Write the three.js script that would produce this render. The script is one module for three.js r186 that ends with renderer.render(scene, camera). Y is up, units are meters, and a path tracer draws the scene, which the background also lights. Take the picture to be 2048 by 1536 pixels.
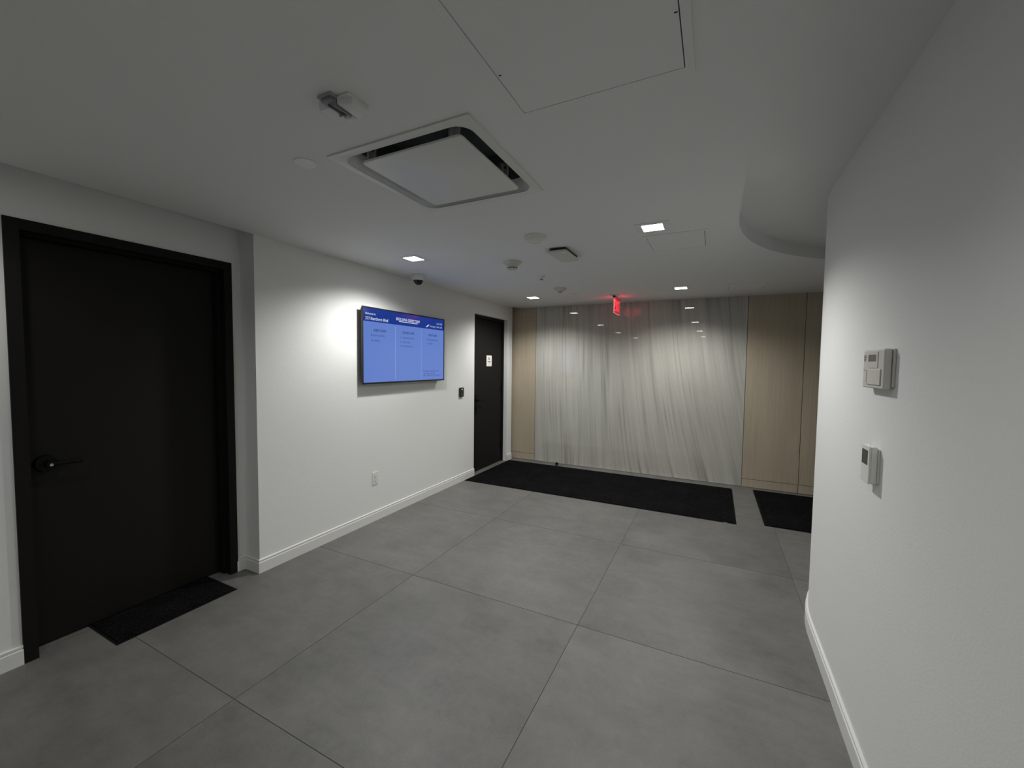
import * as THREE from 'three';
import { RoundedBoxGeometry } from 'three/addons/geometries/RoundedBoxGeometry.js';
import { mergeGeometries, toCreasedNormals } from 'three/addons/utils/BufferGeometryUtils.js';
import { RectAreaLightUniformsLib } from 'three/addons/lights/RectAreaLightUniformsLib.js';

// ------------------------------------------------------------------ camera, exposure, lamps
RectAreaLightUniformsLib.init();
const scene = new THREE.Scene();
scene.background = new THREE.Color(0x000000);
const camera = new THREE.PerspectiveCamera(2 * Math.atan(768 / 818.04) * 180 / Math.PI, 2048 / 1536, 0.05, 60);
camera.position.set(2.8345, 1.5, 5.7846);
camera.rotation.order = 'YXZ';
camera.rotation.set(-0.0506, 0.4596, 0.0118);
scene.add(camera);
const renderer = new THREE.WebGLRenderer({ antialias: true });
renderer.toneMapping = THREE.LinearToneMapping;
renderer.toneMappingExposure = 1.0;
renderer.shadowMap.enabled = true;
const LAMP_CANDELA = 5.1;                       // every downlight is the same fitting; the third number of a lamp is its setting
const LAMP_COLOR = new THREE.Color().setRGB(1.0, 0.992, 0.962);
const LAMPS = [[0.69, 0.86, 1], [2.468, 0.86, 1], [0.575, 3.08, 1], [2.46, 3.08, 1], [0.48, 5.36, 0.16], [2.47, 5.38, 0.34], [0.55, 7.66, 0.3], [2.5, 7.66, 0.3]];

const H = 2.354, HR = 2.45;                     // ceiling, raised strip of ceiling along the curved wall
const WR = 3.362, ARC = [4.602, 3.07], RW = 1.24, RC = 1.67;   // right wall face, centre of its rounded end, radii
const ZB = 9, XE = 6.2;                         // back of the lobby, end of the side passage
const DR = -0.159;                              // wall plane of the door recess

// ------------------------------------------------------------------ helpers
let seed = 20240711;
const rnd = () => { seed = (seed * 1664525 + 1013904223) >>> 0; return seed / 4294967296; };
const names = new Map();
function numbered(n) { const k = names.get(n) || 0; names.set(n, k + 1); return k ? n + '_' + String(k).padStart(3, '0') : n; }
function lit(m) { m.castShadow = true; m.receiveShadow = true; return m; }
function obj(name, geo, mat, parent) {
  const g = Array.isArray(geo) ? merge(geo) : geo;
  const m = lit(new THREE.Mesh(g, mat)); m.name = parent ? name : numbered(name);
  (parent || scene).add(m); return m;
}
function merge(list) {
  return mergeGeometries(list.map(g => { const q = g.index ? g.toNonIndexed() : g; for (const k of Object.keys(q.attributes)) if (!['position', 'normal', 'uv'].includes(k)) q.deleteAttribute(k); return q; }));
}
function thing(name, label, category, pos = [0, 0, 0], group) {
  const o = new THREE.Group(); o.name = numbered(name); o.position.set(...pos); o.userData = { label, category };
  if (group) o.userData.group = group;
  scene.add(o); return o;
}
function tag(o, label, category, group) { o.userData = { label, category }; if (group) o.userData.group = group; return o; }
function structure(name, geo, mat, label, category) { const m = obj(name, geo, mat); m.userData = { kind: 'structure', label, category }; return m; }
function structureGroup(name, label, category) { const g = new THREE.Group(); g.name = name; g.userData = { kind: 'structure', label, category }; scene.add(g); return g; }
function box(x0, x1, y0, y1, z0, z1, r = 0) {
  const w = x1 - x0, h = y1 - y0, d = z1 - z0;
  const g = r ? new RoundedBoxGeometry(w, h, d, 3, Math.min(r, w / 2.01, h / 2.01, d / 2.01)) : new THREE.BoxGeometry(w, h, d);
  return g.translate((x0 + x1) / 2, (y0 + y1) / 2, (z0 + z1) / 2);
}
// texture coordinates in metres, from the side that each face turns to
function metres(g0) {
  const g = g0.index ? g0.toNonIndexed() : g0, p = g.attributes.position, n = p.count, uv = new Float32Array(n * 2);
  const a = new THREE.Vector3(), b = new THREE.Vector3(), c = new THREE.Vector3();
  for (let i = 0; i < n; i += 3) {
    a.fromBufferAttribute(p, i); b.fromBufferAttribute(p, i + 1).sub(a); c.fromBufferAttribute(p, i + 2).sub(a); b.cross(c);
    const ax = Math.abs(b.x), ay = Math.abs(b.y), az = Math.abs(b.z);
    for (let k = 0; k < 3; k++) {
      a.fromBufferAttribute(p, i + k);
      const q = ay >= ax && ay >= az ? [a.x, -a.z] : ax >= az ? [a.z, a.y] : [a.x, a.y];
      uv[(i + k) * 2] = q[0]; uv[(i + k) * 2 + 1] = q[1];
    }
  }
  g.setAttribute('uv', new THREE.BufferAttribute(uv, 2)); return g;
}
// a plan drawn in [x, z] raised from y0 to y1
function plan(points, y0, y1, holes = [], bevel = 0) {
  const s = new THREE.Shape(points.map(([x, z]) => new THREE.Vector2(x, -z)));
  for (const h of holes) s.holes.push(new THREE.Path(h.map(([x, z]) => new THREE.Vector2(x, -z))));
  const g = new THREE.ExtrudeGeometry(s, { depth: y1 - y0 - 2 * bevel, bevelEnabled: bevel > 0, bevelSize: bevel, bevelThickness: bevel, bevelSegments: 2, bevelOffset: -bevel, curveSegments: 24 });
  g.rotateX(-Math.PI / 2); g.translate(0, y0 + bevel, 0); return g;
}
// an elevation drawn in [z, y] on the plane x = x1, with its thickness towards x0
function elevationX(points, x0, x1, holes = []) {
  const s = new THREE.Shape(points.map(([z, y]) => new THREE.Vector2(z, y)));
  for (const h of holes) s.holes.push(new THREE.Path(h.map(([z, y]) => new THREE.Vector2(z, y))));
  const g = new THREE.ExtrudeGeometry(s, { depth: x1 - x0, bevelEnabled: false });
  g.applyMatrix4(new THREE.Matrix4().set(0, 0, -1, x1, 0, 1, 0, 0, 1, 0, 0, 0, 0, 0, 0, 1));
  return g;
}
function roundRect(cx, cz, w, d, r, n = 8) {
  const out = [], c = [[1, 1, 0], [-1, 1, 1], [-1, -1, 2], [1, -1, 3]];
  for (const [sx, sz, q] of c) for (let i = 0; i <= n; i++) {
    const t = (q + i / n) * Math.PI / 2;
    out.push([cx + sx * (w / 2 - r) + r * Math.cos(t), cz + sz * (d / 2 - r) + r * Math.sin(t)]);
  }
  return out;
}
const rect = (x0, x1, z0, z1) => [[x0, z0], [x1, z0], [x1, z1], [x0, z1]];
function lathe(profile, x, y, z, n = 40) { return new THREE.LatheGeometry(profile.map(([r, h]) => new THREE.Vector2(Math.max(r, 1e-5), h)), n).translate(x, y, z); }
// a skirting profile [out, y] swept along a path of [x, z]; the room lies to the left of the walking direction
function sweep(path, profile) {
  const n = path.length, off = [];
  for (let i = 0; i < n; i++) {
    const a = path[Math.max(i - 1, 0)], b = path[i], c = path[Math.min(i + 1, n - 1)];
    const d0 = i ? [b[0] - a[0], b[1] - a[1]] : [c[0] - b[0], c[1] - b[1]], d1 = i < n - 1 ? [c[0] - b[0], c[1] - b[1]] : d0;
    const u = v => { const l = Math.hypot(...v); return [v[1] / l, -v[0] / l]; };
    const n0 = u(d0), n1 = u(d1), m = [n0[0] + n1[0], n0[1] + n1[1]], k = 2 / (m[0] * m[0] + m[1] * m[1]);
    off.push([m[0] * k, m[1] * k]);
  }
  const pos = [], P = (i, j) => [path[i][0] + off[i][0] * profile[j][0], profile[j][1], path[i][1] + off[i][1] * profile[j][0]];
  for (let i = 0; i < n - 1; i++) for (let j = 0; j < profile.length - 1; j++) {
    const a = P(i, j), b = P(i + 1, j), c = P(i + 1, j + 1), d = P(i, j + 1);
    pos.push(...a, ...b, ...c, ...a, ...c, ...d);
  }
  for (const [i, f] of [[0, 1], [n - 1, 0]]) for (let j = 1; j < profile.length - 1; j++) {
    const a = P(i, 0), b = P(i, j), c = P(i, j + 1); pos.push(...(f ? [...a, ...b, ...c] : [...a, ...c, ...b]));
  }
  const g = new THREE.BufferGeometry(); g.setAttribute('position', new THREE.Float32BufferAttribute(pos, 3)); g.computeVertexNormals();
  return metres(toCreasedNormals(g, 0.35));
}

// ------------------------------------------------------------------ procedural textures
function lattice(n) { const a = new Float32Array(n * n); for (let i = 0; i < a.length; i++) a[i] = rnd(); return a; }
const L64 = [lattice(64), lattice(64), lattice(64), lattice(64), lattice(64), lattice(64)];
// value noise; px and py are whole periods (at most 64), so that it repeats
function noise(x, y, px, py, k = 0) {
  const l = L64[k % 6]; let xi = Math.floor(x), yi = Math.floor(y); let fx = x - xi, fy = y - yi;
  fx = fx * fx * (3 - 2 * fx); fy = fy * fy * (3 - 2 * fy);
  const w = (v, p) => ((v % p) + p) % p, x0 = w(xi, px), x1 = w(xi + 1, px), y0 = w(yi, py), y1 = w(yi + 1, py);
  const a = l[y0 % 64 * 64 + x0 % 64], b = l[y0 % 64 * 64 + x1 % 64], c = l[y1 % 64 * 64 + x0 % 64], d = l[y1 % 64 * 64 + x1 % 64];
  return (a + (b - a) * fx) * (1 - fy) + (c + (d - c) * fx) * fy;
}
function fbm(u, v, f, oct, k = 0, fy = f) { let s = 0, a = 0.5, t = 0; for (let i = 0; i < oct; i++) { s += a * noise(u * f, v * fy, f, fy, k + i); t += a; a *= 0.5; f *= 2; fy *= 2; } return s / t; }
const S = v => Math.max(0, Math.min(255, Math.round(255 * (v <= 0.0031308 ? 12.92 * v : 1.055 * Math.pow(v, 1 / 2.4) - 0.055))));
function texture(w, h, fn, color = true, repeat = [1, 1]) {
  const d = new Uint8Array(w * h * 4);
  for (let j = 0; j < h; j++) for (let i = 0; i < w; i++) {
    const c = fn((i + 0.5) / w, (j + 0.5) / h, i, j), o = (j * w + i) * 4;
    if (color) { d[o] = S(c[0]); d[o + 1] = S(c[1]); d[o + 2] = S(c[2]); } else d[o] = d[o + 1] = d[o + 2] = Math.max(0, Math.min(255, Math.round(c * 255)));
    d[o + 3] = 255;
  }
  const t = new THREE.DataTexture(d, w, h); t.magFilter = THREE.LinearFilter; t.minFilter = THREE.LinearMipmapLinearFilter; t.generateMipmaps = true;
  t.wrapS = t.wrapT = THREE.RepeatWrapping; t.anisotropy = 8; if (color) t.colorSpace = THREE.SRGBColorSpace;
  t.repeat.set(...repeat); t.needsUpdate = true; return t;
}
const std = o => new THREE.MeshStandardMaterial(o);
const lin = (r, g, b) => new THREE.Color().setRGB(r, g, b);

const stipple = texture(512, 512, (u, v, i, j) => 0.55 * fbm(u, v, 32, 2, 1) + 0.45 * noise(u * 64, v * 64, 64, 64, 3), false, [3.7, 3.7]);
const paint = std({ color: lin(0.76, 0.77, 0.755), roughness: 0.62, bumpMap: stipple, bumpScale: 0.00035 });
const ceilingPaint = std({ color: lin(0.79, 0.80, 0.785), roughness: 0.85, bumpMap: stipple, bumpScale: 0.0002 });
const trimPaint = std({ color: lin(0.72, 0.72, 0.70), roughness: 0.45 });
const whitePlastic = std({ color: lin(0.72, 0.72, 0.69), roughness: 0.45 });
const creamPlastic = std({ color: lin(0.60, 0.585, 0.54), roughness: 0.5 });
const greyPlastic = std({ color: lin(0.32, 0.32, 0.32), roughness: 0.5 });
const blackPlastic = std({ color: lin(0.012, 0.012, 0.013), roughness: 0.4 });
const darkPlastic = std({ color: lin(0.03, 0.03, 0.032), roughness: 0.9 });  // dark plastic parts; on outlet and keypad slots its colour stands for shade
const plaster = std({ color: lin(0.45, 0.44, 0.42), roughness: 0.9 });
const doorPaint = new THREE.MeshPhysicalMaterial({ color: lin(0.0085, 0.0078, 0.0070), roughness: 0.6, specularIntensity: 0.35, bumpMap: stipple, bumpScale: 0.0005 });
const blackMetal = new THREE.MeshPhysicalMaterial({ color: lin(0.003, 0.003, 0.003), roughness: 0.5, specularIntensity: 0.3 });
const steel = std({ color: lin(0.55, 0.55, 0.55), roughness: 0.35, metalness: 1 });
const ductMetal = std({ color: lin(0.15, 0.175, 0.185), roughness: 0.6 });
const bronze = std({ color: lin(0.05, 0.045, 0.035), roughness: 0.4, metalness: 0.6 });

function concrete(k, tone) {
  return texture(1024, 1024, (u, v) => {
    const w = 0.09 * (fbm(u, v, 3, 3, k) - 0.5), a = fbm(u + w, v - w, 3, 5, k + 1), b = fbm(u - w, v + w, 9, 4, k + 2), s = fbm(u + 2 * w, v, 6, 4, k + 3, 28), f = noise(u * 64 * 5, v * 64 * 5, 320, 320, k), g = fbm(u + w, v - w, 40, 3, k + 4);
    const m = tone * (0.86 + 0.30 * (a - 0.5) * 1.5 + 0.22 * (b - 0.5) + 0.18 * (s - 0.5) + 0.13 * (f - 0.5) + 0.16 * (g - 0.5) + 0.07);
    return [m * 1.0, m * 0.99, m * 0.93];
  });
}
const tileMats = [0, 1, 2].map(k => std({ map: concrete(k, 0.143 + 0.003 * k), roughness: 0.5 }));
const grout = std({ color: lin(0.075, 0.073, 0.068), roughness: 0.9 });

// veined slab: pale ground, fine grey threads that lean more towards the right end, a few broad bands
const MARBLE_W = 2.8, MARBLE_H = 2.34;
const marbleMap = texture(2048, 1712, (u, v) => {
  const x = u * MARBLE_W, y = (1 - v) * MARBLE_H;                                    // y runs down from the top
  const t = Math.min(1, Math.max(0, (x - 0.7) / 1.6)), lean = 0.02 + 0.085 * t * t * (3 - 2 * t);
  const q = (x - lean * (y + 0.28 * y * y)) / MARBLE_W + 0.010 * (fbm(u, v, 2, 2, 0, 2) - 0.5) + 0.0022 * (fbm(u, v, 7, 2, 1, 5) - 0.5) + 4;
  const broad = fbm(q, v, 6, 3, 2, 1), mid = noise(q * 38, v * 2, 38, 2, 3), mid2 = noise(q * 64, v * 3, 64, 3, 0), fine = noise(q * 170, v * 5, 170, 5, 4), hair = noise(q * 400, v * 8, 400, 8, 5), grain = noise(u * 700, v * 600, 700, 600, 1);
  const gate = 0.25 + 0.75 * Math.pow(noise(q * 15 + 3, v * 2, 15, 2, 2), 1.3);
  const thread = (Math.pow(noise(q * 120, v * 3, 120, 3, 1), 5) * 1.1 + Math.pow(noise(q * 230, v * 4, 230, 4, 3), 7) * 0.9) * gate;
  const band = Math.pow(noise(q * 30, v * 1, 30, 1, 0), 3) * gate, dark = Math.pow(Math.max(0, noise(q * 13, v * 1, 13, 1, 5) - 0.55) * 2.2, 1.4) * (0.5 + mid2);
  const m = 0.468 + 0.05 * (broad - 0.5) + 0.045 * (mid - 0.5) + 0.035 * (mid2 - 0.5) + 0.035 * (fine - 0.5) + 0.03 * (hair - 0.5) + 0.03 * (grain - 0.5) - 0.2 * thread - 0.035 * band - 0.04 * dark;
  const warm = 0.05 * (fbm(u, v, 3, 2, 4, 2) - 0.5);
  return [m * (1.0 + warm), m * 0.99, m * (0.9 - warm)];
});
const marble = new THREE.MeshPhysicalMaterial({ map: marbleMap, roughness: 0.022, ior: 1.62 });
const woodMap = texture(1024, 1024, (u, v) => {
  const q = u + 0.004 * (fbm(u, v, 3, 2, 1) - 0.5), a = fbm(q, v, 10, 3, 2, 1), b = noise(q * 130, v * 4, 130, 4, 3), c = noise(q * 300, v * 16, 300, 16, 4), d = fbm(u, v, 4, 3, 5);
  const m = 0.9 + 0.16 * (a - 0.5) + 0.08 * (b - 0.5) + 0.10 * (c - 0.5) + 0.14 * (d - 0.5);
  return [0.465 * m, 0.397 * m, 0.294 * m];
}, true, [1 / 1.2, 1 / 2.4]);
const wood = std({ map: woodMap, roughness: 0.5 });
const pileMap = texture(512, 512, (u, v, i, j) => {
  const f = rnd(), g = noise(u * 64 * 2, v * 64 * 2, 128, 128, 2), m = 0.0015 + 0.045 * Math.pow(f * g, 2.2) + 0.006 * Math.pow(fbm(u, v, 5, 3, 3), 3);
  return [m * 1.0, m * 1.0, m * 1.08];
}, true, [1.6, 1.6]);
const pileBump = texture(512, 512, (u, v) => 0.6 * rnd() + 0.4 * noise(u * 128, v * 128, 128, 128, 1), false, [1.6, 1.6]);
const carpet = new THREE.MeshPhysicalMaterial({ specularIntensity: 0.1, map: pileMap, bumpMap: pileBump, bumpScale: 0.004, roughness: 1 });
const rubber = new THREE.MeshPhysicalMaterial({ color: lin(0.004, 0.004, 0.004), roughness: 0.8, specularIntensity: 0.3 });

// ------------------------------------------------------------------ the setting
const floor = structureGroup('floor', 'grey concrete-look porcelain tile floor with thin dark joints', 'floor');
obj('screed', metres(box(-0.45, XE, -0.06, -0.0015, -0.2, ZB)), grout, floor);
{
  const p = 1.2, x00 = 0.9758 - 2 * p, z00 = 2.3652 - 2 * p, j = 0.0016;
  let k = 0;
  for (let a = 0; a < 7; a++) for (let b = 0; b < 10; b++) {
    const x0 = Math.max(x00 + a * p + j, -0.44), x1 = Math.min(x00 + (a + 1) * p - j, XE), z0 = Math.max(z00 + (b - 1) * p + j, -0.03), z1 = Math.min(z00 + b * p - j, ZB);
    if (x1 - x0 < 0.01 || z1 - z0 < 0.01 || (x1 < 0 && (z1 < 1e-3))) continue;
    const g = box(x0, x1, -0.0014, 0, z0, z1);
    const uv = g.attributes.uv, pos = g.attributes.position, ox = rnd(), oz = rnd(), flip = rnd() < 0.5;
    for (let i = 0; i < uv.count; i++) { const s = pos.getX(i) / 1.2 + ox, t = pos.getZ(i) / 1.2 + oz; uv.setXY(i, flip ? 1 - s : s, t); }
    obj('floor_tile', g, tileMats[(a * 2 + b + (k++ % 2)) % 3], floor);
  }
}
structure('wall_left', metres(elevationX([[0.07, 0], [0.235, 0], [0.235, 2.15], [1.18, 2.15], [1.18, 0], [4.04, 0], [4.04, 2.7], [0.07, 2.7]], -0.2, 0)), paint, 'white painted wall that carries the directory screen', 'wall');
structure('wall_recess', metres(elevationX([[4.04, 0], [4.107, 0], [4.107, 2.155], [5.102, 2.155], [5.102, 0], [ZB, 0], [ZB, 2.7], [4.04, 2.7]], DR - 0.24, DR)), paint, 'white painted set-back wall around the wide black door', 'wall');
const arc = (r, a0, a1, n = 40) => Array.from({ length: n + 1 }, (_, i) => { const t = a0 + (a1 - a0) * i / n; return [ARC[0] + r * Math.cos(t), ARC[1] + r * Math.sin(t)]; });
// angle 180 deg is the face towards the lobby, 270 deg the face towards the passage
const wallArc = arc(RW, Math.PI, 1.5 * Math.PI), ceilArc = arc(RC, Math.PI, 1.5 * Math.PI);
structure('wall_right', metres(toCreasedNormals(plan([[WR, ZB], ...wallArc, [XE, ARC[1] - RW], [XE, ARC[1] - RW + 0.2], [WR + 1.6, ZB]], 0, 2.7), 0.4)), paint, 'white painted wall with a wide rounded end and two control boxes', 'wall');
structure('wall_back', metres(box(-0.4, 5.2, 0, 2.7, ZB, ZB + 0.15)), paint, 'white painted wall closing the lobby behind', 'wall');
structure('wall_passage_end', metres(box(XE, XE + 0.15, 0, 2.7, -0.2, 2.4)), paint, 'white painted wall at the end of the side passage', 'wall');
const farWall = structureGroup('wall_far', 'wall clad with a tall veined stone slab between taupe wood panels', 'wall');
obj('backing', metres(box(-0.6, XE, 0, 2.7, -0.2, -0.024)), plaster, farWall);
{
  const ml = 0.371, mr = ml + MARBLE_W + 0.006, seam = 3.762, zf = 0, zb = -0.022, g = 0.003;
  const slab = box(ml + g, mr - g, 0.004, MARBLE_H + 0.03, zb, zf);
  const p = slab.attributes.position, uv = slab.attributes.uv;
  for (let i = 0; i < p.count; i++) uv.setXY(i, (p.getX(i) - ml) / MARBLE_W, Math.min(1, p.getY(i) / (MARBLE_H + 0.03)));
  const s = obj('stone_slab', slab, marble, farWall); s.userData.label = 'polished pale stone slab with grey vertical veins';
  const woods = [[-0.58, ml, 'wood_panel', H + 0.2], [mr, seam, 'wood_panel', H], [seam, seam + 0.6, 'wood_panel', H], [seam + 0.6, seam + 1.2, 'wood_panel', H], [seam + 1.2, XE, 'wood_panel', H]];
  for (const [a, b, n, top] of woods) {
    const shift = rnd();
    for (const [y0, y1, nm] of [[0.1055, top, n], [0.004, 0.1005, 'wood_plinth']]) {
      const q = metres(box(a + g, b - g, y0, y1, zb, zf));
      for (let i = 0; i < q.attributes.uv.count; i++) q.attributes.uv.setX(i, q.attributes.uv.getX(i) + shift);
      obj(nm, q, wood, farWall);
    }
  }
}
// ceilings
const HATCHES = [[2.223, 2.732, 4.481, 5.09], [2.392, 2.75, 2.53, 2.895], [2.94, 3.285, 0.5, 0.9]];   // openings under the access panels
const cassette = { cx: 1.7025, cz: 4.219, w: 0.695, d: 0.688, ow: 0.636, od: 0.63 };
structure('ceiling', metres(toCreasedNormals(plan([[0, ZB], [0, 0.25], [0.13, 0], [XE, 0], [XE, ARC[1] - RC], ...ceilArc.slice().reverse(), [ARC[0] - RC, ZB]], H, H + 0.15, [roundRect(cassette.cx, cassette.cz, cassette.ow, cassette.od, 0.07), ...HATCHES.map(h => rect(...h))]), 0.4)), ceilingPaint, 'flat white painted ceiling with lamps and detectors', 'ceiling');
{
  // flat step around the rounded end, easing into a gentle rise along the straight wall
  const rows = [], ease = t => { t = Math.max(0, Math.min(1, t)); return t * t * (3 - 2 * t); };
  for (let i = 0; i <= 40; i++) { const z = ZB + (ARC[1] - ZB) * i / 40; rows.push([[ARC[0] - RC, z], [WR, z], ease((3.75 - z) / 0.65)]); }
  for (let i = 1; i <= 40; i++) rows.push([ceilArc[i], wallArc[i], 1]);
  rows.push([[XE, ARC[1] - RC], [XE, ARC[1] - RW], 1]);
  const pos = [], N = 10, at = (i, j) => { const [o, w, k] = rows[i], t = j / N; return [o[0] + (w[0] - o[0]) * t, H + (HR - H) * (k + (1 - k) * ease(t)), o[1] + (w[1] - o[1]) * t]; };
  const up = p => [p[0], HR + 0.06, p[2]], quad = (a, b, c, d) => pos.push(...a, ...b, ...c, ...a, ...c, ...d);
  for (let i = 0; i < rows.length - 1; i++) {
    for (let j = 0; j < N; j++) quad(at(i, j), at(i, j + 1), at(i + 1, j + 1), at(i + 1, j));
    quad(up(at(i, 0)), up(at(i + 1, 0)), up(at(i + 1, N)), up(at(i, N)));
  }
  const g = new THREE.BufferGeometry(); g.setAttribute('position', new THREE.Float32BufferAttribute(pos, 3)); g.computeVertexNormals();
  structure('ceiling_raised', metres(toCreasedNormals(g, 0.5)), ceilingPaint, 'raised strip of white ceiling that follows the rounded wall', 'ceiling');
}
structure('ceiling_deck', box(0, XE, H + 0.26, H + 0.3, 0, ZB), plaster, 'plain slab above the hung ceiling', 'ceiling');
structure('ceiling_recess', metres(box(DR - 0.01, 0.05, H + 0.151, H + 0.2, 4.0, ZB)), ceilingPaint, 'white soffit above the door recess', 'ceiling');
structure('ceiling_slot', metres(box(-0.6, 0.4, H + 0.2, H + 0.24, -0.2, 0.4)), ceilingPaint, 'closed gap above the ceiling corner by the wood panel', 'ceiling');
// skirting boards
const skirt = [[0, 0], [0.013, 0], [0.013, 0.073], [0.0105, 0.0765], [0.0065, 0.079], [0.0065, 0.0815], [0.0105, 0.083], [0.0105, 0.092], [0.006, 0.096], [0, 0.096]].map(([a, b]) => [a, b]);
structure('baseboard_left', sweep([[DR, 4.107], [DR, 4.04 + 0.0005], [0, 4.0405], [0, 1.18]].reverse(), skirt.map(([a, b]) => [a, b])), trimPaint, 'white moulded skirting along the screen wall', 'baseboard');
structure('baseboard_corner', sweep([[0, 0.235], [0, 0.07]].reverse(), skirt), trimPaint, 'short white skirting between the black door and the wood panel', 'baseboard');
structure('baseboard_recess', sweep([[DR, ZB], [DR, 5.107]].reverse(), skirt), trimPaint, 'white skirting beside the wide black door', 'baseboard');
structure('baseboard_right', sweep([[WR, ZB], ...wallArc.map(q => q), [XE, ARC[1] - RW]], skirt), trimPaint, 'white moulded skirting that bends around the rounded wall', 'baseboard');

// ------------------------------------------------------------------ doors
const door1 = structureGroup('door_1', 'wide matte black door in a black steel frame, set back in the left wall', 'door');
{
  const z0 = 4.102, z1 = 5.107, top = 2.16, f = 0.05, xo = DR + 0.012, xi = -0.34;
  const U = (a0, a1, t, w, x0, x1) => [box(x0, x1, 0, t, a0, a0 + w), box(x0, x1, 0, t, a1 - w, a1), box(x0, x1, t - w, t, a0 + w, a1 - w)];
  obj('door_frame', [...U(z0, z1, top, f, xi, xo), ...U(z0 + f, z1 - f, top - f, 0.014, xi, -0.206)], doorPaint, door1);
  obj('door_leaf', metres(box(-0.297, -0.252, 0.012, top - f - 0.017, z0 + f + 0.0165, z1 - f - 0.0165, 0.003)), doorPaint, door1);
  const h = obj('handle', new THREE.CylinderGeometry(0.04, 0.045, 0.02, 32).rotateZ(-Math.PI / 2).translate(-0.242, 0.955, 4.98), blackMetal, door1);
  h.userData.label = 'black lever handle with a round rose';
  obj('lever', [new THREE.CylinderGeometry(0.015, 0.015, 0.05, 20).rotateZ(Math.PI / 2).translate(-0.215, 0.955, 4.975), box(-0.203, -0.187, 0.945, 0.965, 4.855, 4.985, 0.007)], blackMetal, h);
  obj('keyhole', [new THREE.TorusGeometry(0.0055, 0.0022, 8, 20).rotateY(Math.PI / 2).translate(-0.1865, 0.953, 4.975), new THREE.CylinderGeometry(0.004, 0.004, 0.002, 12).rotateZ(Math.PI / 2).translate(-0.187, 0.953, 4.975)], steel, h);
}
const door2 = structureGroup('door_2', 'black door with a small white sign beside the wood panel', 'door');
{
  const z0 = 0.235, z1 = 1.18, top = 2.15, f = 0.03;
  obj('door_frame', [box(-0.19, -0.055, 0, top, z0, z0 + f), box(-0.19, -0.055, 0, top, z1 - f, z1), box(-0.19, -0.055, top - f - 0.012, top, z0 + f, z1 - f)], doorPaint, door2);
  obj('door_leaf', metres(box(-0.12, -0.075, 0.012, top - f - 0.016, z0 + f + 0.003, z1 - f - 0.003, 0.003)), doorPaint, door2);
  const h = obj('handle', box(-0.075, -0.062, 0.8, 1.07, 0.985, 1.05, 0.005), blackMetal, door2); h.userData.label = 'black lever handle on a tall plate';
  obj('lever', [new THREE.CylinderGeometry(0.012, 0.012, 0.05, 16).rotateZ(Math.PI / 2).translate(-0.04, 0.985, 1.018), box(-0.03, -0.014, 0.974, 0.996, 0.865, 1.028, 0.007)], blackMetal, h);
  obj('cylinder', new THREE.CylinderGeometry(0.014, 0.014, 0.012, 20).rotateZ(Math.PI / 2).translate(-0.058, 0.88, 1.018), blackMetal, h);
  for (const y of [1.9, 1.11, 0.25]) obj('hinge', [new THREE.CylinderGeometry(0.009, 0.009, 0.115, 14).translate(-0.064, y, z0 + f + 0.004), box(-0.0748, -0.0725, y - 0.055, y + 0.055, z0 + f + 0.006, z0 + f + 0.035)], blackMetal, door2);
  const c = document.createElement('canvas'); c.width = 256; c.height = 340; const x = c.getContext('2d');
  x.fillStyle = '#e9e9e4'; x.fillRect(0, 0, 256, 340); x.strokeStyle = '#26262a'; x.lineCap = 'round';
  x.lineWidth = 20; x.beginPath(); x.moveTo(92, 48); x.lineTo(104, 132); x.stroke(); x.lineWidth = 14; x.beginPath(); x.moveTo(104, 60); x.lineTo(134, 138); x.stroke(); x.beginPath(); x.moveTo(134, 138); x.lineTo(170, 56); x.stroke();
  x.fillStyle = '#2c2c2e'; x.fillRect(60, 184, 140, 26); x.fillStyle = '#55555a'; x.fillRect(122, 240, 12, 26); x.fillStyle = '#a9a9a6'; x.fillRect(74, 288, 112, 5); x.fillRect(88, 302, 84, 5);
  const t = new THREE.CanvasTexture(c); t.colorSpace = THREE.SRGBColorSpace; t.anisotropy = 8;
  const sg = obj('sign', box(-0.0752, -0.0715, 1.452, 1.607, 0.585, 0.735, 0.0015), std({ color: lin(0.75, 0.75, 0.72), roughness: 0.4 }), door2); sg.userData.label = 'small white sign with dark marks';
  obj('sign_print', new THREE.PlaneGeometry(0.146, 0.151).rotateY(Math.PI / 2).translate(-0.0711, 1.5295, 0.66), std({ map: t, roughness: 0.45 }), sg);
}

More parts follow.
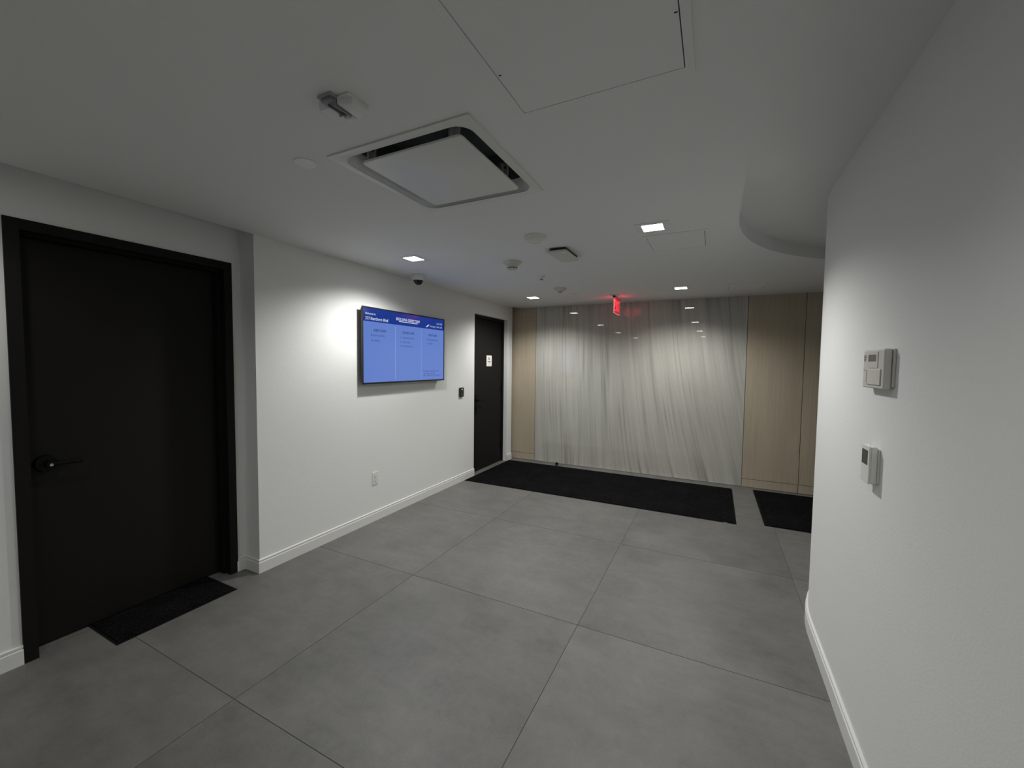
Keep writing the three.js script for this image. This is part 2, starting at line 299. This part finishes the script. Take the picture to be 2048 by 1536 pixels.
// ------------------------------------------------------------------ directory screen
{
  const t = thing('wall_display', 'large flat black-framed screen with a blue building directory on the white wall', 'screen', [0, 1.643, 2.538]);
  const W = 1.212, Hh = 0.692, b = 0.011;
  obj('housing', box(0.022, 0.054, -Hh / 2 + 0.01, Hh / 2 - 0.01, -W / 2 + 0.01, W / 2 - 0.01, 0.012), blackPlastic, t);
  obj('bezel', elevationX([[-W / 2, -Hh / 2], [W / 2, -Hh / 2], [W / 2, Hh / 2], [-W / 2, Hh / 2]], 0.05, 0.0605, [[[-W / 2 + b, -Hh / 2 + b + 0.004], [W / 2 - b, -Hh / 2 + b + 0.004], [W / 2 - b, Hh / 2 - b], [-W / 2 + b, Hh / 2 - b]]]), blackPlastic, t);
  obj('wall_mount', [box(0, 0.024, -0.2, 0.2, -0.28, -0.22), box(0, 0.024, -0.2, 0.2, 0.22, 0.28), box(0, 0.02, -0.03, 0.03, -0.3, 0.3)], blackMetal, t);
  const cw = 1792, ch = 1008, c = document.createElement('canvas'); c.width = cw; c.height = ch; const x = c.getContext('2d');
  // a line of print squeezed between two edges, as measured on the wall
  const line = (txt, x0, x1, base, size, weight = '') => { x.font = weight + size + 'px sans-serif'; const w = x.measureText(txt).width; x.save(); x.translate(x0, base); x.scale((x1 - x0) / w, 1); x.fillText(txt, 0, 0); x.restore(); };
  x.fillStyle = '#6c8cdc'; x.fillRect(0, 0, cw, ch);
  x.fillStyle = '#173a97'; x.fillRect(0, 0, cw, 178);
  x.fillStyle = '#dfe7fb'; x.textBaseline = 'alphabetic'; x.textAlign = 'left';
  line('Welcome to', 41, 226, 88, 38, 'bold '); line('277 Northern Blvd', 40, 468, 158, 56, 'bold ');
  line('BUILDING DIRECTORY', 625, 1166, 112, 58, 'bold '); x.fillRect(690, 121, 417, 10);
  line('4:02 PM', 1592, 1750, 92, 38); line('Thursday 5, Mar 2025', 1412, 1750, 146, 38);
  x.beginPath(); x.moveTo(1303, 156); x.lineTo(1368, 114); x.lineTo(1410, 108); x.lineTo(1352, 152); x.closePath(); x.fill();
  x.fillStyle = '#86a0e6'; x.fillRect(606, 205, 16, 775); x.fillRect(1192, 205, 14, 775);
  x.fillStyle = '#2a3f7c';
  line('LOBBY FLOOR', 179, 425, 308, 46, 'bold '); line('SECOND FLOOR', 765, 1029, 300, 46, 'bold '); line('THIRD FLOOR', 1370, 1604, 296, 46, 'bold ');
  line('A', 138, 164, 374, 34, 'bold '); line('Merrick Law Office', 182, 395, 374, 34); line('B', 144, 166, 444, 34, 'bold '); line('Healthcare', 187, 302, 444, 34);
  line('1', 718, 734, 372, 34, 'bold '); line('Mega Medical Group', 764, 1024, 372, 34); line('2', 717, 735, 436, 34, 'bold '); line('Tenants Lounge', 764, 937, 436, 34); line('3', 717, 735, 496, 34, 'bold '); line('General Dental Care', 764, 1003, 496, 34);
  line('A', 1331, 1352, 366, 34, 'bold '); line('Mega Medical Group', 1378, 1636, 366, 34); line('1', 1331, 1344, 430, 34, 'bold '); line('Reception', 1376, 1494, 430, 34);
  line('For building management contact:', 1242, 1664, 874, 28); line('Management Office', 1315, 1555, 914, 28); line('management office telephone', 1315, 1706, 946, 28);
  x.strokeStyle = '#2a3f7c'; x.lineWidth = 4; x.beginPath(); x.arc(1275, 905, 11, 0, 7); x.stroke(); x.strokeRect(1264, 926, 24, 18);
  const map = new THREE.CanvasTexture(c); map.colorSpace = THREE.SRGBColorSpace; map.anisotropy = 8;
  const s = obj('screen', new THREE.PlaneGeometry(W - 2 * b, Hh - 2 * b - 0.004).rotateY(Math.PI / 2).translate(0.0565, 0.002, 0), new THREE.MeshPhysicalMaterial({ color: 0x050608, roughness: 0.12, emissive: 0xffffff, emissiveMap: map, emissiveIntensity: 0.78 }), t);
  s.userData.label = 'glowing blue screen with the building directory';
  const a = new THREE.RectAreaLight(lin(0.2, 0.3, 0.75), 0.08, W - 0.04, Hh - 0.04); a.name = 'screen_light'; a.position.set(0.063, 0, 0); a.lookAt(new THREE.Vector3(5, 1.643, 2.538)); a.rotation.set(0, -Math.PI / 2, 0); t.add(a);
}

// ------------------------------------------------------------------ small fittings on the walls
{
  const t = thing('card_reader', 'small black card reader with a red light beside the black door with the white sign', 'card reader', [0, 1.132, 1.497]);
  obj('body', box(0, 0.02, -0.058, 0.058, -0.042, 0.042, 0.006), blackPlastic, t);
  obj('indicator', box(0.019, 0.0208, 0.03, 0.041, -0.012, 0.012, 0.0008), std({ color: lin(0.4, 0.1, 0.06), emissive: lin(1, 0.42, 0.3), emissiveIntensity: 0.8, roughness: 0.4 }), t);
  obj('emblem', new THREE.TorusGeometry(0.008, 0.0012, 6, 20).rotateY(Math.PI / 2).translate(0.0202, -0.03, 0), greyPlastic, t);
}
{
  const t = thing('power_outlet', 'white double power outlet low on the screen wall', 'outlet', [0, 0.405, 2.945]);
  obj('cover_plate', box(0, 0.006, -0.059, 0.059, -0.036, 0.036, 0.0025), whitePlastic, t);
  for (const y of [0.02, -0.02]) {
    const r = obj('socket', new THREE.CylinderGeometry(0.0165, 0.0165, 0.004, 28).rotateZ(Math.PI / 2).translate(0.0065, y, 0), whitePlastic, t);
    obj('slot', [box(0.008, 0.0088, y, y + 0.009, -0.0075, -0.0055), box(0.008, 0.0088, y, y + 0.008, 0.0055, 0.0075), box(0.008, 0.0088, y - 0.011, y - 0.006, -0.0025, 0.0025)], darkPlastic, r);  // dark bars on the face, painted shade of the open slots
  }
  obj('screw', new THREE.CylinderGeometry(0.0028, 0.0028, 0.001, 12).rotateZ(Math.PI / 2).translate(0.0063, 0, 0), steel, t);
}
{
  const t = thing('alarm_keypad', 'cream alarm keypad with a small dark display on the right wall', 'keypad', [WR, 1.495, 3.94]);
  const zl = -0.112, zr = 0.1, y0 = -0.068, y1 = 0.068, d = -0.03;
  obj('backplate', box(-0.008, 0, y0 + 0.008, y1, zl + 0.012, zr, 0.003), creamPlastic, t);
  obj('body', box(d, -0.0085, y0, y1, zl, zr - 0.004, 0.006), creamPlastic, t);
  const s = obj('display', box(d - 0.0012, d + 0.001, 0.026, 0.05, -0.05, 0.028), std({ color: lin(0.035, 0.04, 0.043), roughness: 0.25 }), t); s.userData.label = 'dark rectangular display';
  obj('display_surround', elevationX([[-0.06, 0.004], [0.042, 0.004], [0.042, 0.059], [-0.06, 0.059]], d - 0.0022, d + 0.001, [[[-0.05, 0.026], [0.028, 0.026], [0.028, 0.05], [-0.05, 0.05]]]), creamPlastic, t);
  obj('flap', box(d - 0.004, d + 0.001, -0.055, 0.0, -0.06, 0.076, 0.002), creamPlastic, t);
  obj('flap_grip', box(d - 0.0045, d - 0.003, -0.048, -0.004, -0.06, -0.052), greyPlastic, t);
  for (let i = 0; i < 4; i++) obj('speaker_slot', box(d - 0.0008, d + 0.001, 0.028 + i * 0.006, 0.0305 + i * 0.006, zl + 0.008, zl + 0.03), darkPlastic, t);  // solid dark strips; the shade inside the openings is put into their colour
  obj('indicator', box(d - 0.0008, d + 0.001, -0.007, -0.003, zl + 0.01, zl + 0.026), greyPlastic, t);
}
{
  const t = thing('thermostat', 'upright white thermostat with a dark display below the alarm keypad', 'thermostat', [WR, 1.155, 3.905]);
  obj('backplate', box(-0.006, 0, -0.062, 0.058, -0.034, 0.044, 0.002), whitePlastic, t);
  obj('body', box(-0.026, -0.006, -0.066, 0.066, -0.036, 0.044, 0.006), whitePlastic, t);
  obj('front_cover', box(-0.031, -0.0255, -0.067, 0.067, -0.04, 0.044, 0.003), whitePlastic, t);
  const s = obj('display', box(-0.0318, -0.03, -0.002, 0.05, -0.03, 0.03), std({ color: lin(0.022, 0.023, 0.025), roughness: 0.25 }), t); s.userData.label = 'dark upright display';
  obj('side_button', box(-0.024, -0.016, 0.02, 0.04, 0.0425, 0.0448, 0.001), whitePlastic, t);
  obj('screw', new THREE.CylinderGeometry(0.0025, 0.0025, 0.002, 10).translate(-0.016, 0.0665, 0.0), steel, t);
}

// ------------------------------------------------------------------ mats and door stop
function mat(name, label, pts, outline) {
  const cx = (Math.min(...pts.map(p => p[0])) + Math.max(...pts.map(p => p[0]))) / 2, cz = (Math.min(...pts.map(p => p[1])) + Math.max(...pts.map(p => p[1]))) / 2;
  const t = thing(name, label, 'mat', [cx, 0, cz], 'black floor mats'), q = pts.map(([x, z]) => [x - cx, z - cz]);
  obj('rubber_edge', metres(plan(q, 0.0004, 0.0035)), rubber, t);
  const k = q.map(([x, z]) => [x - Math.sign(x) * 0.012, z - Math.sign(z) * 0.012]);
  obj('carpet', metres(plan(k, 0.0035, 0.0085, [], 0.0015)), carpet, t);
}
mat('floor_mat', 'long black carpet mat in front of the stone slab', [[0.02, 0.178], [3.069, 0.178], [3.067, 1.428], [2.992, 1.428], [2.989, 1.41], [2.962, 1.41], [2.96, 1.429], [0.02, 1.433]]);
mat('floor_mat', 'black carpet mat at the wood panels beside the rounded wall', [[3.293, 0.105], [5.6, 0.105], [5.6, 1.338], [3.302, 1.338]]);
mat('floor_mat', 'short black carpet mat at the wide black door', [[-0.285, 4.24], [0.081, 4.24], [0.079, 4.842], [-0.285, 4.842]]);
{
  const t = thing('door_stop', 'small dark floor door stop at the foot of the stone slab', 'door stop', [0.785, 0, 0.12]);
  obj('base', lathe([[0, 0], [0.024, 0], [0.024, 0.012], [0.02, 0.018], [0, 0.018]], 0, 0, 0, 24), bronze, t);
  obj('bumper', lathe([[0, 0.018], [0.019, 0.018], [0.021, 0.03], [0.016, 0.042], [0, 0.044]], 0, 0, 0, 24), rubber, t);
}

// ------------------------------------------------------------------ ceiling fittings
const lens = std({ color: 0xffffff, emissive: lin(1.0, 0.98, 0.94), emissiveIntensity: 19, roughness: 0.5 });
LAMPS.forEach(([x, z, level], i) => {
  const where = ['near the black door with the white sign', 'by the exit sign and the stone slab', 'beside the dome camera', 'beside a square access panel', 'in front of the wide black door', 'next to the large access panel', 'at the back of the lobby by the left wall', 'at the back of the lobby by the right wall'][i];
  const t = thing('downlight', 'square white recessed downlight ' + where, 'lamp', [x, H, z], 'square downlights in the ceiling');
  obj('trim', plan(rect(-0.1, 0.1, -0.1, 0.1), -0.003, 0, [rect(-0.061, 0.061, -0.061, 0.061)]), trimPaint, t);
  obj('lens', box(-0.06, 0.06, -0.0025, 0, -0.06, 0.06), lens, t);
  const s = new THREE.SpotLight(LAMP_COLOR, LAMP_CANDELA * level, 0, 1.33, 0.5, 2); s.name = 'downlight_light'; s.position.set(0, -0.06, 0); s.target.position.set(0, -2, 0);
  s.castShadow = true; s.shadow.radius = 2.2; s.shadow.mapSize.set(1024, 1024); t.add(s, s.target);
});
// air conditioning cassette
{
  const { cx, cz, w, d, ow, od } = cassette, t = thing('ceiling_cassette', 'square white air conditioning cassette with a central panel in the ceiling', 'air conditioner', [cx, H, cz]);
  obj('frame', toCreasedNormals(plan(rect(-w / 2, w / 2, -d / 2, d / 2), -0.007, 0, [roundRect(0, 0, ow - 0.01, od - 0.01, 0.068)], 0.0025), 0.5), whitePlastic, t);
  const inner = roundRect(0, 0, ow - 0.004, od - 0.004, 0.07), low = roundRect(0, 0, ow - 0.012, od - 0.012, 0.067), up = roundRect(0, 0, ow - 0.075, od - 0.075, 0.05);
  const pos = []; const strip = (A, B, ya, yb) => A.forEach((_, i) => { const j = (i + 1) % A.length; pos.push(A[i][0], ya, A[i][1], B[i][0], yb, B[i][1], B[j][0], yb, B[j][1], A[i][0], ya, A[i][1], B[j][0], yb, B[j][1], A[j][0], ya, A[j][1]); });
  strip(low, up, -0.004, 0.05);
  const lg = new THREE.BufferGeometry(); lg.setAttribute('position', new THREE.Float32BufferAttribute(pos, 3)); lg.computeVertexNormals();
  obj('air_lip', toCreasedNormals(lg, 0.6), std({ color: lin(0.68, 0.69, 0.69), roughness: 0.5, side: THREE.DoubleSide }), t);
  obj('duct', [box(-0.318, -0.28, 0.05, 0.19, -0.315, 0.315), box(0.28, 0.318, 0.05, 0.19, -0.315, 0.315), box(-0.28, 0.28, 0.05, 0.19, -0.315, -0.28), box(-0.28, 0.28, 0.05, 0.19, 0.28, 0.315), box(-0.318, 0.318, 0.19, 0.2, -0.315, 0.315)], ductMetal, t);
  obj('centre_panel', toCreasedNormals(plan(roundRect(0.008, 0, 0.502, 0.514, 0.022), -0.014, -0.004, [], 0.0025), 0.5), whitePlastic, t);
  for (const [bx, bz] of [[-0.2, 0.24], [0.22, 0.24], [0.235, -0.13], [-0.22, -0.22]]) {
    const b = obj('bracket', [box(bx - 0.025, bx + 0.025, 0.0, 0.06, bz - 0.003, bz + 0.003), box(bx - 0.003, bx + 0.003, -0.004, 0.05, bz - 0.02, bz + 0.02)], greyPlastic, t);
    obj('screw', new THREE.CylinderGeometry(0.005, 0.005, 0.01, 10).rotateX(Math.PI / 2).translate(bx + 0.012, 0.035, bz), blackMetal, b);
  }
}
// access panels
function accessPanel(label, x0, x1, z0, z1, latches) {
  const cx = (x0 + x1) / 2, cz = (z0 + z1) / 2, w = (x1 - x0) / 2, d = (z1 - z0) / 2, t = thing('access_panel', label, 'access panel', [cx, H, cz], 'square access panels in the ceiling');
  const f = 0.024, g = 0.004;
  obj('frame', plan(rect(-w - f, w + f, -d - f, d + f), -0.004, 0, [rect(-w, w, -d, d)], 0.001), ceilingPaint, t);
  obj('hatch', metres(plan(rect(-w + g, w - g, -d + g * 0.6, d - g), -0.0035, 0.06)), ceilingPaint, t);
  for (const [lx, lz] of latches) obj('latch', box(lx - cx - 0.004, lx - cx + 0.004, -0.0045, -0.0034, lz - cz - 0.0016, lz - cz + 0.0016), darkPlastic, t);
}
accessPanel('large square ceiling access panel between two downlights and the cassette', ...HATCHES[0], [[2.236, 4.68], [2.722, 4.69]]);
accessPanel('small square ceiling access panel beside a downlight', ...HATCHES[1], []);
accessPanel('small square ceiling access panel near the wood panels', ...HATCHES[2], []);
// horn strobe
{
  const t = thing('fire_alarm_strobe', 'white fire alarm strobe with a clear lens on the ceiling', 'fire alarm', [1.705, H, 4.79]);
  const clear = new THREE.MeshPhysicalMaterial({ color: lin(0.85, 0.86, 0.88), transmission: 1, thickness: 0, roughness: 0.25, ior: 1.49 });
  const wedge = toCreasedNormals(plan([[0.008, -0.06], [0.06, -0.052], [0.06, 0.012], [0.012, 0.03]], -0.03, 0, [], 0.006), 0.5);
  obj('base', [box(-0.03, 0.06, -0.008, 0, -0.06, 0.03, 0.003), wedge], whitePlastic, t);
  obj('lens_frame', box(-0.05, 0.012, -0.009, -0.0005, -0.034, 0.056, 0.003), greyPlastic, t);
  obj('reflector', [box(-0.04, 0.004, -0.02, -0.0095, -0.024, 0.048, 0.002), box(0.002, 0.008, -0.034, -0.01, -0.035, 0.036, 0.002)], greyPlastic, t);
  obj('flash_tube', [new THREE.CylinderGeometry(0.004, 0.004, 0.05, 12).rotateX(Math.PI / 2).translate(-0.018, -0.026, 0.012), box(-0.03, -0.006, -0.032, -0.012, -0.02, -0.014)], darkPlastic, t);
  obj('lens', box(-0.048, 0.008, -0.044, -0.0085, -0.032, 0.053, 0.008), clear, t);
  obj('sounder', lathe([[0, -0.034], [0.016, -0.034], [0.02, -0.028], [0.02, -0.008], [0, -0.008]], -0.012, 0, -0.046, 28), whitePlastic, t);
}
// round fittings
function disc(name, label, cat, x, z, parts, group) {
  const t = thing(name, label, cat, [x, H, z], group);
  for (const [n, profile, m] of parts) obj(n, lathe(profile, 0, 0, 0), m, t);
  return t;
}
disc('cover_plate', 'round flat white cover plate on the ceiling beside the cassette', 'cover plate', 1.222, 4.562, [['plate', [[0, -0.004], [0.043, -0.004], [0.046, -0.002], [0.046, 0]], whitePlastic]], 'round cover plates');
disc('cover_plate', 'small round cover plate on the ceiling near the exit sign', 'cover plate', 1.27, 0.945, [['plate', [[0, -0.004], [0.038, -0.004], [0.041, -0.002], [0.041, 0]], whitePlastic]], 'round cover plates');
disc('ceiling_speaker', 'low round white ceiling sounder near the wireless access point', 'sounder', 1.72, 3.21, [['base', [[0.06, -0.016], [0.074, -0.013], [0.077, -0.006], [0.077, 0]], whitePlastic], ['cover', [[0, -0.034], [0.034, -0.034], [0.05, -0.031], [0.057, -0.024], [0.058, -0.016], [0.06, -0.016]], whitePlastic], ['rim', [[0.036, -0.034], [0.038, -0.037], [0.043, -0.037], [0.046, -0.032]], trimPaint]]);
{
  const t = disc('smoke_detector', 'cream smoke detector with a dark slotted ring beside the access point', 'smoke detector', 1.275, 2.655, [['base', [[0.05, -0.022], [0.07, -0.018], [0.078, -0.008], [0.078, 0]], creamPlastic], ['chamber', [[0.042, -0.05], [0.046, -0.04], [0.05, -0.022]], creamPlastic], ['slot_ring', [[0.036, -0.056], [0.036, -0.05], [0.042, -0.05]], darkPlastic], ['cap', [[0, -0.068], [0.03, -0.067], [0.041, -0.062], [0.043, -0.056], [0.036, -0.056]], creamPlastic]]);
  for (let i = 0; i < 8; i++) { const a = (i + 0.5) / 8 * Math.PI * 2; obj('rib', box(-0.003, 0.003, -0.057, -0.049, -0.003, 0.003).translate(Math.cos(a) * 0.0405, 0, Math.sin(a) * 0.0405), creamPlastic, t); }
}
disc('sprinkler', 'small ceiling sprinkler head with a round white rosette', 'sprinkler', 1.29, 2.04, [['rosette', [[0.018, -0.012], [0.034, -0.008], [0.04, 0]], whitePlastic], ['head', [[0.012, -0.034], [0.013, -0.012], [0.018, -0.012]], whitePlastic], ['deflector', [[0, -0.037], [0.018, -0.037], [0.018, -0.034], [0.012, -0.034]], bronze]]);
disc('heat_detector', 'round cream heat detector with a black sensor by the exit sign', 'heat detector', 1.238, 1.36, [['base', [[0.058, -0.02], [0.068, -0.016], [0.074, -0.006], [0.074, 0]], creamPlastic], ['cover', [[0.02, -0.042], [0.03, -0.04], [0.05, -0.028], [0.058, -0.02]], creamPlastic], ['sensor', [[0, -0.048], [0.016, -0.047], [0.02, -0.042]], blackPlastic]]);
{
  const t = thing('wifi_access_point', 'flat white wireless access point with a dark back on the ceiling', 'access point', [1.765, H, 2.755]);
  obj('back', plan(roundRect(0, 0, 0.13, 0.29, 0.012), -0.022, 0), blackPlastic, t);
  obj('cover', toCreasedNormals(plan(roundRect(0, 0, 0.15, 0.33, 0.022), -0.034, -0.021, [], 0.004), 0.5), creamPlastic, t);
  obj('status_light', new THREE.CylinderGeometry(0.0035, 0.0035, 0.001, 12).translate(0.045, -0.0343, 0.125), std({ color: 0xffffff, emissive: 0xffffff, emissiveIntensity: 0.8 }), t);
}
disc('dome_camera', 'white dome security camera with a black bubble above the screen', 'camera', 0.2, 2.56, [['base', [[0.05, -0.055], [0.062, -0.05], [0.064, -0.01], [0.06, 0]], whitePlastic], ['bubble', [[0, -0.098], [0.018, -0.095], [0.033, -0.086], [0.043, -0.07], [0.045, -0.055], [0.05, -0.055]], std({ color: lin(0.008, 0.008, 0.01), roughness: 0.12 })]]);
// exit sign: a thin red-lit acrylic plate that hangs across the lobby
{
  const t = thing('exit_sign', 'red glowing edge-lit exit sign hanging from the ceiling', 'exit sign', [1.7, H, 0.535]);
  obj('canopy', box(-0.045, 0.045, -0.012, 0, -0.18, 0.18, 0.003), whitePlastic, t);
  obj('rail', box(-0.012, 0.012, -0.03, -0.012, -0.165, 0.165, 0.003), greyPlastic, t);
  obj('end_cap', new THREE.SphereGeometry(0.018, 20, 14).translate(0, -0.02, 0.165), blackPlastic, t);
  obj('panel', box(-0.004, 0.004, -0.215, -0.03, -0.16, 0.16), std({ color: lin(0.3, 0.02, 0.02), emissive: lin(1, 0.035, 0.05), emissiveIntensity: 0.28, roughness: 0.2 }), t);
  const edge = std({ color: lin(0.6, 0.2, 0.2), emissive: lin(1, 0.3, 0.3), emissiveIntensity: 0.75, roughness: 0.3 });
  obj('panel_edge', [box(-0.0042, 0.0042, -0.218, -0.2145, -0.162, 0.162), box(-0.0042, 0.0042, -0.218, -0.03, -0.163, -0.159), box(-0.0042, 0.0042, -0.218, -0.03, 0.159, 0.163)], edge, t);
  const glow = std({ color: lin(0.7, 0.05, 0.05), emissive: lin(1, 0.06, 0.09), emissiveIntensity: 1.1, roughness: 0.4 });
  // strokes of the four letters on both faces, [u, v] in metres from the panel centre
  const y = -0.1225, h = 0.062, sw = 0.016, cut = (u0, v0, u1, v1, side) => {
    const l = Math.hypot(u1 - u0, v1 - v0), g = new THREE.BoxGeometry(l, sw, 0.002); g.rotateZ(Math.atan2(v1 - v0, u1 - u0)); g.translate((u0 + u1) / 2, y + (v0 + v1) / 2, 0);
    g.rotateY(side * Math.PI / 2); g.translate(side * 0.0045, 0, 0); return g;
  };
  for (const side of [1, -1]) {
    const L = { E: [[-0.132, -h, -0.132, h], [-0.132, h, -0.085, h], [-0.132, 0, -0.09, 0], [-0.132, -h, -0.085, -h]], X: [[-0.062, -h, -0.006, h], [-0.062, h, -0.006, -h]], I: [[0.03, -h, 0.03, h]], T: [[0.058, h, 0.132, h], [0.095, -h, 0.095, h]] };
    for (const k of 'EXIT') obj('letter', L[k].map(q => cut(...q, side)), glow, t);
  }
  const p = new THREE.PointLight(lin(1, 0.1, 0.16), 0.014); p.name = 'exit_light'; p.position.set(0.07, -0.07, 0); p.shadow.radius = 3; p.castShadow = true; t.add(p);
  const p2 = p.clone(); p2.name = 'exit_light_back'; p2.position.x = -0.07; t.add(p2);
}
renderer.render(scene, camera);
